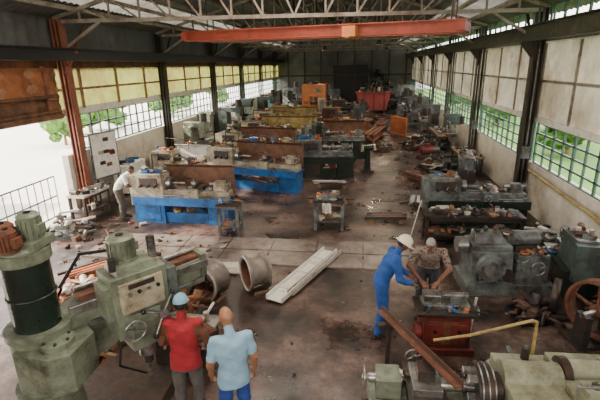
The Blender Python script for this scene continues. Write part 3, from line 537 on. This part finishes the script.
b=B('rusty_angle_iron'); b.rod((.31,5.16,1.12),(.98,3.5,1.36),.085,.015,rust); b.rod((.345,5.17,1.15),(1.015,3.51,1.39),.015,.08,drust); b.obj()
b=B('pipe_stand'); b.box((0,0,1.08),(.3,.08,.06),dsteel); b.cyl((0,0,.02),(0,0,1.07),.03,dsteel,n=10)
for i in range(3): a=i*2.09; b.rod((0,0,.3),(.25*math.cos(a),.25*math.sin(a),.02),.04,.04,dsteel)
b.obj((.42,4.9,0),.4)
pile((.7,4.75,0),.2,.8,.5,50,112,DK,hgt=.5,sz=.8); pile((2.2,5.2,0),.2,1.4,.8,70,113,DK,hgt=.35,sz=.8)
def area(n,loc,rot,sx,sy,e,c,shape='RECTANGLE'):
    l=bpy.data.lights.new(n,'AREA'); l.shape=shape; l.size=sx; l.size_y=sy; l.energy=e; l.color=c; o=link(bpy.data.objects.new(n,l)); o.location=loc; o.rotation_euler=rot
for x,y in ((-4.5,17),(1.2,19),(-4.5,26),(1,28),(-3,36),(2,38)):
    b=B('high_bay_lamp'); b.cyl((0,0,1.15),(0,0,.35),.012,black,n=6); b.rev([(.05,.35),(.08,.25),(.24,.0),(.25,0),(.09,.27),(.05,.37)],(0,0,0),(0,0,1),dsteel,20); b.obj((x,y,5.4))
    area('lamp_glow',(x,y,5.43),(0,0,0),.4,.4,190 if y<25 else 140,(1,.82,.6),'DISK')
# ---------------------------------------------------------------- people
def tomesh(name,vs,fs,vox,it=4,sf=.5):
    me=bpy.data.meshes.new(name); me.from_pydata(vs,[],fs); me.update()
    o=link(bpy.data.objects.new(name,me)); r=o.modifiers.new('r','REMESH'); r.mode='VOXEL'; r.voxel_size=vox; r.use_smooth_shade=True
    if it: s=o.modifiers.new('s','SMOOTH'); s.factor=sf; s.iterations=it
    dg=bpy.context.evaluated_depsgraph_get(); me2=bpy.data.meshes.new_from_object(o.evaluated_get(dg)); bpy.data.objects.remove(o); bpy.data.meshes.remove(me)
    for p in me2.polygons: p.use_smooth=True
    return me2
def cap(b,a,c,r1,r2):
    a=V(a);c=V(c); d,u,w=frame(c-a); n=14; vs=[]; L=(c-a).length; K=5; rings=[]
    for j in range(K+1): t=math.pi/2*(j/K); rings.append((a-d*r1*math.cos(t),r1*math.sin(t)))
    for j in range(K+1): t=math.pi/2*(j/K); rings.append((c+d*r2*math.sin(t),r2*math.cos(t)))
    for p,r in rings:
        for i in range(n): q=2*math.pi*i/n; vs.append(p+(u*math.cos(q)+w*math.sin(q))*max(r,1e-4))
    m=len(rings); fs=[(k*n+i,k*n+(i+1)%n,(k+1)*n+(i+1)%n,(k+1)*n+i) for k in range(m-1) for i in range(n)]+[tuple(range(n-1,-1,-1)),tuple(range((m-1)*n,m*n))]
    b.add(vs,fs,steel)
def loft(b,rings):
    n=24; vs=[]
    for c,s,f,rx,ry in rings:
        for i in range(n): t=2*math.pi*i/n; e=.85; cx=math.copysign(abs(math.cos(t))**e,math.cos(t)); sy=math.copysign(abs(math.sin(t))**e,math.sin(t)); vs.append(V(c)+V(s)*rx*cx+V(f)*ry*sy)
    m=len(rings); b.add(vs,[(k*n+i,k*n+(i+1)%n,(k+1)*n+(i+1)%n,(k+1)*n+i) for k in range(m-1) for i in range(n)]+[tuple(range(n-1,-1,-1)),tuple(range((m-1)*n,m*n))],steel)
def hand(parent,wr,d,n,side,curl,m):
    d=V(d).normalized(); n=V(n); n=(n-d*n.dot(d)).normalized(); s=d.cross(n)*side; wr=V(wr); b=B('hand')
    for k in (-.028,-.01,.01,.027): cap(b,wr+d*.01+s*k*.6,wr+d*.085+s*k,.018,.014)
    for k,l,c in ((.03,.9,.0),(.011,1.0,.05),(-.01,.94,.1),(-.029,.75,.18)):
        p=wr+d*.088+s*k; dd=d.copy(); a=curl*.35+c
        for sl in (.042,.027,.021):
            dd=(d*math.cos(a)+n*math.sin(a)).normalized(); q=p+dd*sl*l; cap(b,p,q,.0095,.0085); p=q; a+=curl*.55+.12
    p=wr+d*.025+s*.03; 
    for sl,e in ((.04,.25),(.03,.1),(.024,-.05)):
        dd=(d*.75+s*(.75-.6*(.25-e))+n*curl*.45*(1-e)).normalized(); q=p+dd*sl; cap(b,p,q,.012,.010); p=q
    me=tomesh('hand',b.v,b.f,.0055,2); me.materials.append(m); o=link(bpy.data.objects.new('hand',me)); o.parent=parent; return o
def head(parent,c,pitch,yaw,roll,skin,hair,style,hatm=None):
    hd=B('head'); n,k=40,30; vs=[]
    Rm=Matrix.Rotation(yaw,3,'Z')@Matrix.Rotation(pitch,3,'X')@Matrix.Rotation(roll,3,'Y'); c=V(c)
    def g(x,z,cx,cz,s): return math.exp(-((x-cx)**2+(z-cz)**2)/(s*s))
    loc=[]
    for j in range(k+1):
        p=math.pi*j/k
        for i in range(n):
            t=2*math.pi*i/n; x=.076*math.sin(p)*math.cos(t); y=.096*math.sin(p)*math.sin(t); z=.118*math.cos(p)
            if z<0: q=1+z*2.6*(.7 if y>0 else 1.0); x*=max(.45,q); 
            if z<-.02 and y<0: y*=max(.55,1+(z+.02)*4)
            if y>0:
                y+=.020*g(x,z,0,-.025,.017)+.012*g(x,z,0,-.005,.014)-.010*g(x,z,.031,.004,.017)-.010*g(x,z,-.031,.004,.017)+.007*g(x,z,0,-.062,.02)-.004*g(x,z,0,-.05,.008)+.010*g(x,z,0,-.095,.025)+.005*g(x,z,.0,.028,.04)
            loc.append(V((x,y,z)))
    fs=[(j*n+i,(j+1)*n+i,(j+1)*n+(i+1)%n,j*n+(i+1)%n) for j in range(k) for i in range(n)]
    fa,fb=[],[]
    for f in fs:
        q=sum((loc[i] for i in f),V())/4
        h=(style!='bald') and (q.z>.055-.1*max(0,-q.y*6) and q.y<.07 or (q.y<-.0 and q.z>-.05)); (fb if h else fa).append(f)
    W=[c+Rm@v for v in loc]; hd.add(W,fa,skin,True)
    if fb: hd.add([c+Rm@(v*1.035+V((0,-.003,.003))) for v in loc],fb,hair,True)
    for s in (-1,1):
        hd.ball(c+Rm@V((s*.031,.078,.003)),(.012,.010,.009),white,10,8); hd.ball(c+Rm@V((s*.031,.087,.003)),(.005,.004,.005),black,8,6)
        hd.ball(c+Rm@V((s*.031,.088,.022)),(.017,.005,.004),hair,8,6); hd.ball(c+Rm@V((s*.079,-.005,-.005)),(.010,.02,.032),skin,10,8,Rm)
    hd.ball(c+Rm@V((0,.088,-.055)),(.024,.008,.006),mat('lips',(.22,.08,.06),.6),10,6,Rm)
    if style=='cap' or style=='helmet':
        big=1.0 if style=='cap' else 1.16
        vs2=[];n2=28;k2=10
        for j in range(k2+1):
            p=math.pi/2*j/k2
            for i in range(n2):
                t=2*math.pi*i/n2; vs2.append(c+Rm@V((.086*big*math.sin(p)*math.cos(t),.105*big*math.sin(p)*math.sin(t)-.004,.025+.105*big*math.cos(p))))
        hd.add(vs2,[(j*n2+i,(j+1)*n2+i,(j+1)*n2+(i+1)%n2,j*n2+(i+1)%n2) for j in range(k2) for i in range(n2)],hatm,True)
        br=[]
        for i in range(n2):
            t=2*math.pi*i/n2; e=max(0,math.sin(t)); o=(.075*e**1.5 if style=='cap' else .03+.03*e)
            for q in (0,1): br.append(c+Rm@V((( .086*big+o*q*.6)*math.cos(t),(.105*big+o*q)*math.sin(t)-.004,.024-.012*q*e)))
        hd.add(br,[(2*i,2*i+1,2*((i+1)%n2)+1,2*((i+1)%n2)) for i in range(n2)],hatm,True)
        if style=='helmet':
            for x in (-.025,0,.025): hd.tube([c+Rm@V((x,.115*math.sin(a),.03+.122*math.cos(a))) for a in (-1.2,-.8,-.4,0,.4,.8,1.2)],.006,hatm,6)
        else: hd.ball(c+Rm@V((0,0,.132)),(.01,.01,.006),hatm,8,6)
    hd.obj(parent=parent)
def person(name,loc,rz,J,mats,headp=(0,0,0),style='cap',hatm=None,curl=1.0,sleeve='short',skin=None,hair=None,scale=1.0,hem=.95,leg=1.0):
    E=link(bpy.data.objects.new(name,None)); E.empty_display_size=.3; E.location=loc; E.rotation_euler=(0,0,rz); E.scale=(scale,)*3
    D=dict(pel=(0,0,.95),waist=(0,0,1.08),chest=(0,0,1.30),neck=(0,0,1.45),hd=(0,.03,1.60),shl=(-.185,0,1.41),shr=(.185,0,1.41),ell=(-.25,.0,1.13),elr=(.25,.0,1.13),wrl=(-.25,.12,.9),wrr=(.25,.12,.9),hil=(-.09,0,.92),hir=(.09,0,.92),knl=(-.11,.02,.5),knr=(.11,.02,.5),anl=(-.12,0,.09),anr=(.12,0,.09),tol=(-.15,.17,.04),tor=(.15,.17,.04))
    D.update(J); P={k:V(v) for k,v in D.items()}; b=B('body')
    s=(P['shr']-P['shl']).normalized(); up=(P['chest']-P['pel']).normalized(); f=up.cross(s).normalized(); up2=(P['neck']-P['chest']).normalized(); f2=up2.cross(s).normalized()
    sp=(P['hir']-P['hil']).normalized(); fp=V((0,0,1)).cross(sp).normalized()
    rg=[(P['pel']-V((0,0,.1)),sp,fp,.12,.09),(P['pel']-V((0,0,.04)),sp,fp,.17,.12),(P['pel']+up*.03,sp,fp,.172,.125)]
    if hem<.93: rg=[(P['pel']-V((0,0,.13)),sp,fp,.185,.135),(P['pel']-V((0,0,.04)),sp,fp,.182,.135),(P['pel']+up*.03,sp,fp,.176,.13)]
    loft(b,rg+[(P['waist'],s,f,.158,.118),(P['waist']*.5+P['chest']*.5,s,f,.17,.122),(P['chest'],s,f,.188,.128),(P['chest']+up2*.08,s,f2,.178,.11),(P['chest']+up2*.13,s,f2,.13,.08),(P['neck'],s,f2,.065,.06)])
    seg=[]
    def S(tag,a,c,r1,r2): cap(b,P[a],P[c],r1,r2); seg.append((tag,P[a],P[c]))
    S('neck','neck','hd',.058,.052)
    for q in 'lr':
        cap(b,P['chest']+up2*.07,P['sh'+q],.075,.066)
        sl={'none':1.0,'short':1.18,'long':1.32}[sleeve]
        S('uarm','sh'+q,'el'+q,.056*sl,.045*sl); S('farm','el'+q,'wr'+q,.044*(1.35 if sleeve=='long' else 1),.029*(1.45 if sleeve=='long' else 1)); S('thigh','hi'+q,'kn'+q,.098*leg,.074*leg); S('calf','kn'+q,'an'+q,.074*leg,.06*leg)
        S('foot','an'+q,'to'+q,.052,.042); cap(b,P['an'+q]-V((0,0,.03)),P['an'+q]+(P['an'+q]-P['to'+q])*V((.2,.2,0)).length*.5-V((0,0,.04)),.045,.042)
    seg.append(('hips',P['pel']-V((0,0,.1)),P['pel']+up*.03)); seg.append(('torso',P['waist'],P['neck']))
    me=tomesh('body',b.v,b.f,.015,5)
    names=list(mats.keys()); 
    for k in names: me.materials.append(mats[k])
    idx={k:i for i,k in enumerate(names)}
    cs=[p.center.copy() for p in me.polygons]; out=[]
    rad={'torso':.12,'hips':.12,'thigh':.07,'calf':.05,'uarm':.04,'farm':.03,'neck':.05,'foot':.04}
    for c in cs:
        best=None;bd=9
        for tag,a,e in seg:
            ab=e-a; t=max(0,min(1,(c-a).dot(ab)/ab.length_squared)); dd=(c-a-ab*t).length-rad[tag]
            if dd<bd: bd=dd;best=(tag,t)
        tag,t=best
        if tag in ('hips','thigh','calf'): k='top' if c.z>hem else 'legs'
        elif tag=='foot': k='shoes'
        elif tag=='torso': k='top'
        elif tag=='neck': k='skin' if t>.12 else 'top'
        elif tag=='uarm': k='top' if (sleeve!='none' and t<(.8 if sleeve=='short' else 2)) or (sleeve=='none' and t<.02) else 'skin'
        else: k='top' if (sleeve=='long' and t<.93) else 'skin'
        out.append(idx[k])
    me.polygons.foreach_set('material_index',out)
    nm=[v.normal.copy() for v in me.vertices]; co=[]
    for v,n in zip(me.vertices,nm):
        x,y,z=v.co; w=.0035 if .1<z<1.45 else 0
        q=v.co+n*w*(math.sin(z*42+x*19)+math.sin(z*23-x*31+y*37)); co+=[q.x,q.y,q.z]
    me.vertices.foreach_set('co',co); me.update()
    o=link(bpy.data.objects.new('body',me)); o.parent=E
    head(E,P['hd']+V((0,.012,.035)),headp[0],headp[1],headp[2],mats['skin'],hair,style,hatm)
    for q in 'lr':
        fd=(P['wr'+q]-P['el'+q]).normalized(); inw=V((-P['wr'+q].x,0,0)).normalized()
        nn=inw if abs(fd.z)>.6 else V((0,0,-1)); 
        th=fd.cross(nn); want=V((0,.6,.2)) if abs(fd.z)>.6 else inw
        sgn=1 if th.dot(want)>0 else -1
        hand(E,P['wr'+q]+fd*.01,fd,nn,sgn,curl,mats['skin'])
    return E
sk=mat('skin_brown',(.16,.065,.036),.45,0,.12,12,.03); sk2=mat('skin_tan',(.36,.17,.095),.42,0,.12,12,.03)
hb=mat('hair_black',(.012,.01,.009),.7,0,.4,30); hg=mat('hair_grey',(.30,.28,.26),.7,0,.4,30)
def cloth(n,c,v=.25,sc=9): return mat(n,c,.85,0,v,sc,.35)
boots=mat('boots',(.03,.022,.018),.6)
person('man_in_red_vest',(-2.03,4.12,0),.15,dict(wrl=(-.16,.26,.98),ell=(-.27,.02,1.14),wrr=(.2,.24,.92),elr=(.27,.02,1.14)),
 dict(top=cloth('vest_red',(.36,.02,.03)),legs=cloth('trousers_grey',(.10,.09,.085)),shoes=boots,skin=sk),(-.2,.1,0),'cap',cloth('cap_blue',(.22,.42,.55),.1),1.0,'none',sk,hb,1.02,.85)
person('man_in_blue_shirt',(-1.38,3.93,0),.45,dict(hd=(-.02,.1,1.585),wrl=(-.24,.14,.88),wrr=(.26,.1,.86)),
 dict(top=cloth('shirt_light_blue',(.28,.47,.62),.14),legs=cloth('trousers_blue',(.02,.06,.28)),shoes=boots,skin=sk2),(-.5,.25,0),'bald',None,.7,'short',sk2,hb,1.0,.82)
ob=cloth('overalls_blue',(.012,.07,.28))
person('man_in_overalls',(.44,6.3,0),-1.45,dict(pel=(0,-.06,.95),waist=(0,-.01,1.08),chest=(0,.1,1.29),neck=(0,.17,1.43),hd=(0,.25,1.54),shl=(-.18,.13,1.38),shr=(.18,.13,1.38),ell=(-.25,.2,1.1),elr=(.25,.18,1.09),wrl=(-.13,.42,.97),wrr=(.12,.41,.95),hil=(-.09,-.06,.92),hir=(.09,-.06,.92),knl=(-.11,.02,.5),knr=(.11,-.03,.5),anl=(-.13,.05,.09),anr=(.12,-.1,.09),tol=(-.15,.22,.04),tor=(.15,.07,.04)),
 dict(top=ob,legs=ob,shoes=boots,skin=sk),(-.55,0,0),'helmet',mat('hard_hat_white',(.75,.70,.55),.35,0,.08),1.1,'long',sk,hb,1.02,.95,1.18)
pm=bpy.data.materials.new('shirt_patterned'); pm.use_nodes=True; nt=pm.node_tree; bs=nt.nodes['Principled BSDF']; vo=nt.nodes.new('ShaderNodeTexVoronoi'); vo.inputs['Scale'].default_value=26; tcn=nt.nodes.new('ShaderNodeTexCoord'); nt.links.new(tcn.outputs['Object'],vo.inputs['Vector']); rp=nt.nodes.new('ShaderNodeValToRGB'); rp.color_ramp.elements[0].color=(.025,.02,.018,1); rp.color_ramp.elements[1].color=(.22,.16,.13,1); rp.color_ramp.elements[0].position=.25; rp.color_ramp.elements[1].position=.5; nt.links.new(vo.outputs['Distance'],rp.inputs['Fac']); nt.links.new(rp.outputs[0],bs.inputs['Base Color']); bs.inputs['Roughness'].default_value=.85
person('man_in_patterned_shirt',(1.2,6.85,0),math.pi-.15,dict(pel=(0,-.08,.94),waist=(0,.0,1.07),chest=(0,.14,1.25),neck=(0,.24,1.37),hd=(0,.33,1.47),shl=(-.2,.19,1.34),shr=(.2,.19,1.34),ell=(-.31,.28,1.08),elr=(.31,.28,1.08),wrl=(-.15,.5,.96),wrr=(.12,.5,.96),hil=(-.09,-.08,.92),hir=(.09,-.08,.92),anl=(-.12,-.05,.09),anr=(.12,-.05,.09),tol=(-.14,.12,.04),tor=(.14,.12,.04),knl=(-.11,0,.5),knr=(.11,0,.5)),
 dict(top=pm,legs=cloth('trousers_dark',(.03,.03,.04)),shoes=boots,skin=sk),(-.6,0,0),'hair',None,1.1,'short',sk,hg,1.02)
person('man_in_white_shirt',(-6.95,11.2,0),-1.3,dict(pel=(0,-.06,.94),waist=(0,.0,1.06),chest=(0,.16,1.24),neck=(0,.27,1.36),hd=(0,.36,1.46),shl=(-.2,.22,1.34),shr=(.2,.22,1.34),ell=(-.26,.3,1.08),elr=(.26,.3,1.08),wrl=(-.14,.5,1.0),wrr=(.1,.5,1.0),hil=(-.09,-.06,.92),hir=(.09,-.06,.92)),dict(top=cloth('shirt_white',(.65,.65,.6),.1),legs=cloth('trousers_khaki',(.12,.10,.08)),shoes=boots,skin=sk),(-.5,0,0),'hair',None,1.0,'short',sk,hb,1.0)
# ---------------------------------------------------------------- light
w=bpy.data.worlds.new('sky'); SC.world=w; w.use_nodes=True; bg=w.node_tree.nodes['Background']; bg.inputs[0].default_value=(1,.98,.95,1); bg.inputs[1].default_value=6.5
for i,y in enumerate((5,11)): area('overhead_fill',(XM,y,6.9),(0,0,0),4.5,3,(380,300)[i],(1,.87,.73))  # unseen fill lights added under the ridge to brighten the near bays
area('front_fill',(XM,-3.5,4.6),(math.radians(66),0,0),11,2.5,520,(1,.88,.76))  # unseen fill light added behind the camera; the front wall is solid
s=bpy.data.lights.new('sun','SUN'); s.energy=20; s.angle=.03; s.color=(1,.87,.68); so=link(bpy.data.objects.new('sun',s)); so.rotation_euler=(math.radians(6),math.radians(-60),0)
# ---------------------------------------------------------------- camera
f=428.0; p=math.radians(17.5); y=math.radians(8.25); r=math.radians(1.1)
F=V((-math.sin(y)*math.cos(p),math.cos(y)*math.cos(p),-math.sin(p))); Rr=V((math.cos(y),math.sin(y),0)); U=Rr.cross(F)
R2=Rr*math.cos(r)-U*math.sin(r); U2=U*math.cos(r)+Rr*math.sin(r)
c=bpy.data.cameras.new('camera'); c.sensor_width=36; c.lens=36*f/600; co=link(bpy.data.objects.new('camera',c)); 
Mx=Matrix((R2,U2,-F)).transposed().to_4x4(); Mx.translation=V((0,0,4.3)); co.matrix_world=Mx; SC.camera=co
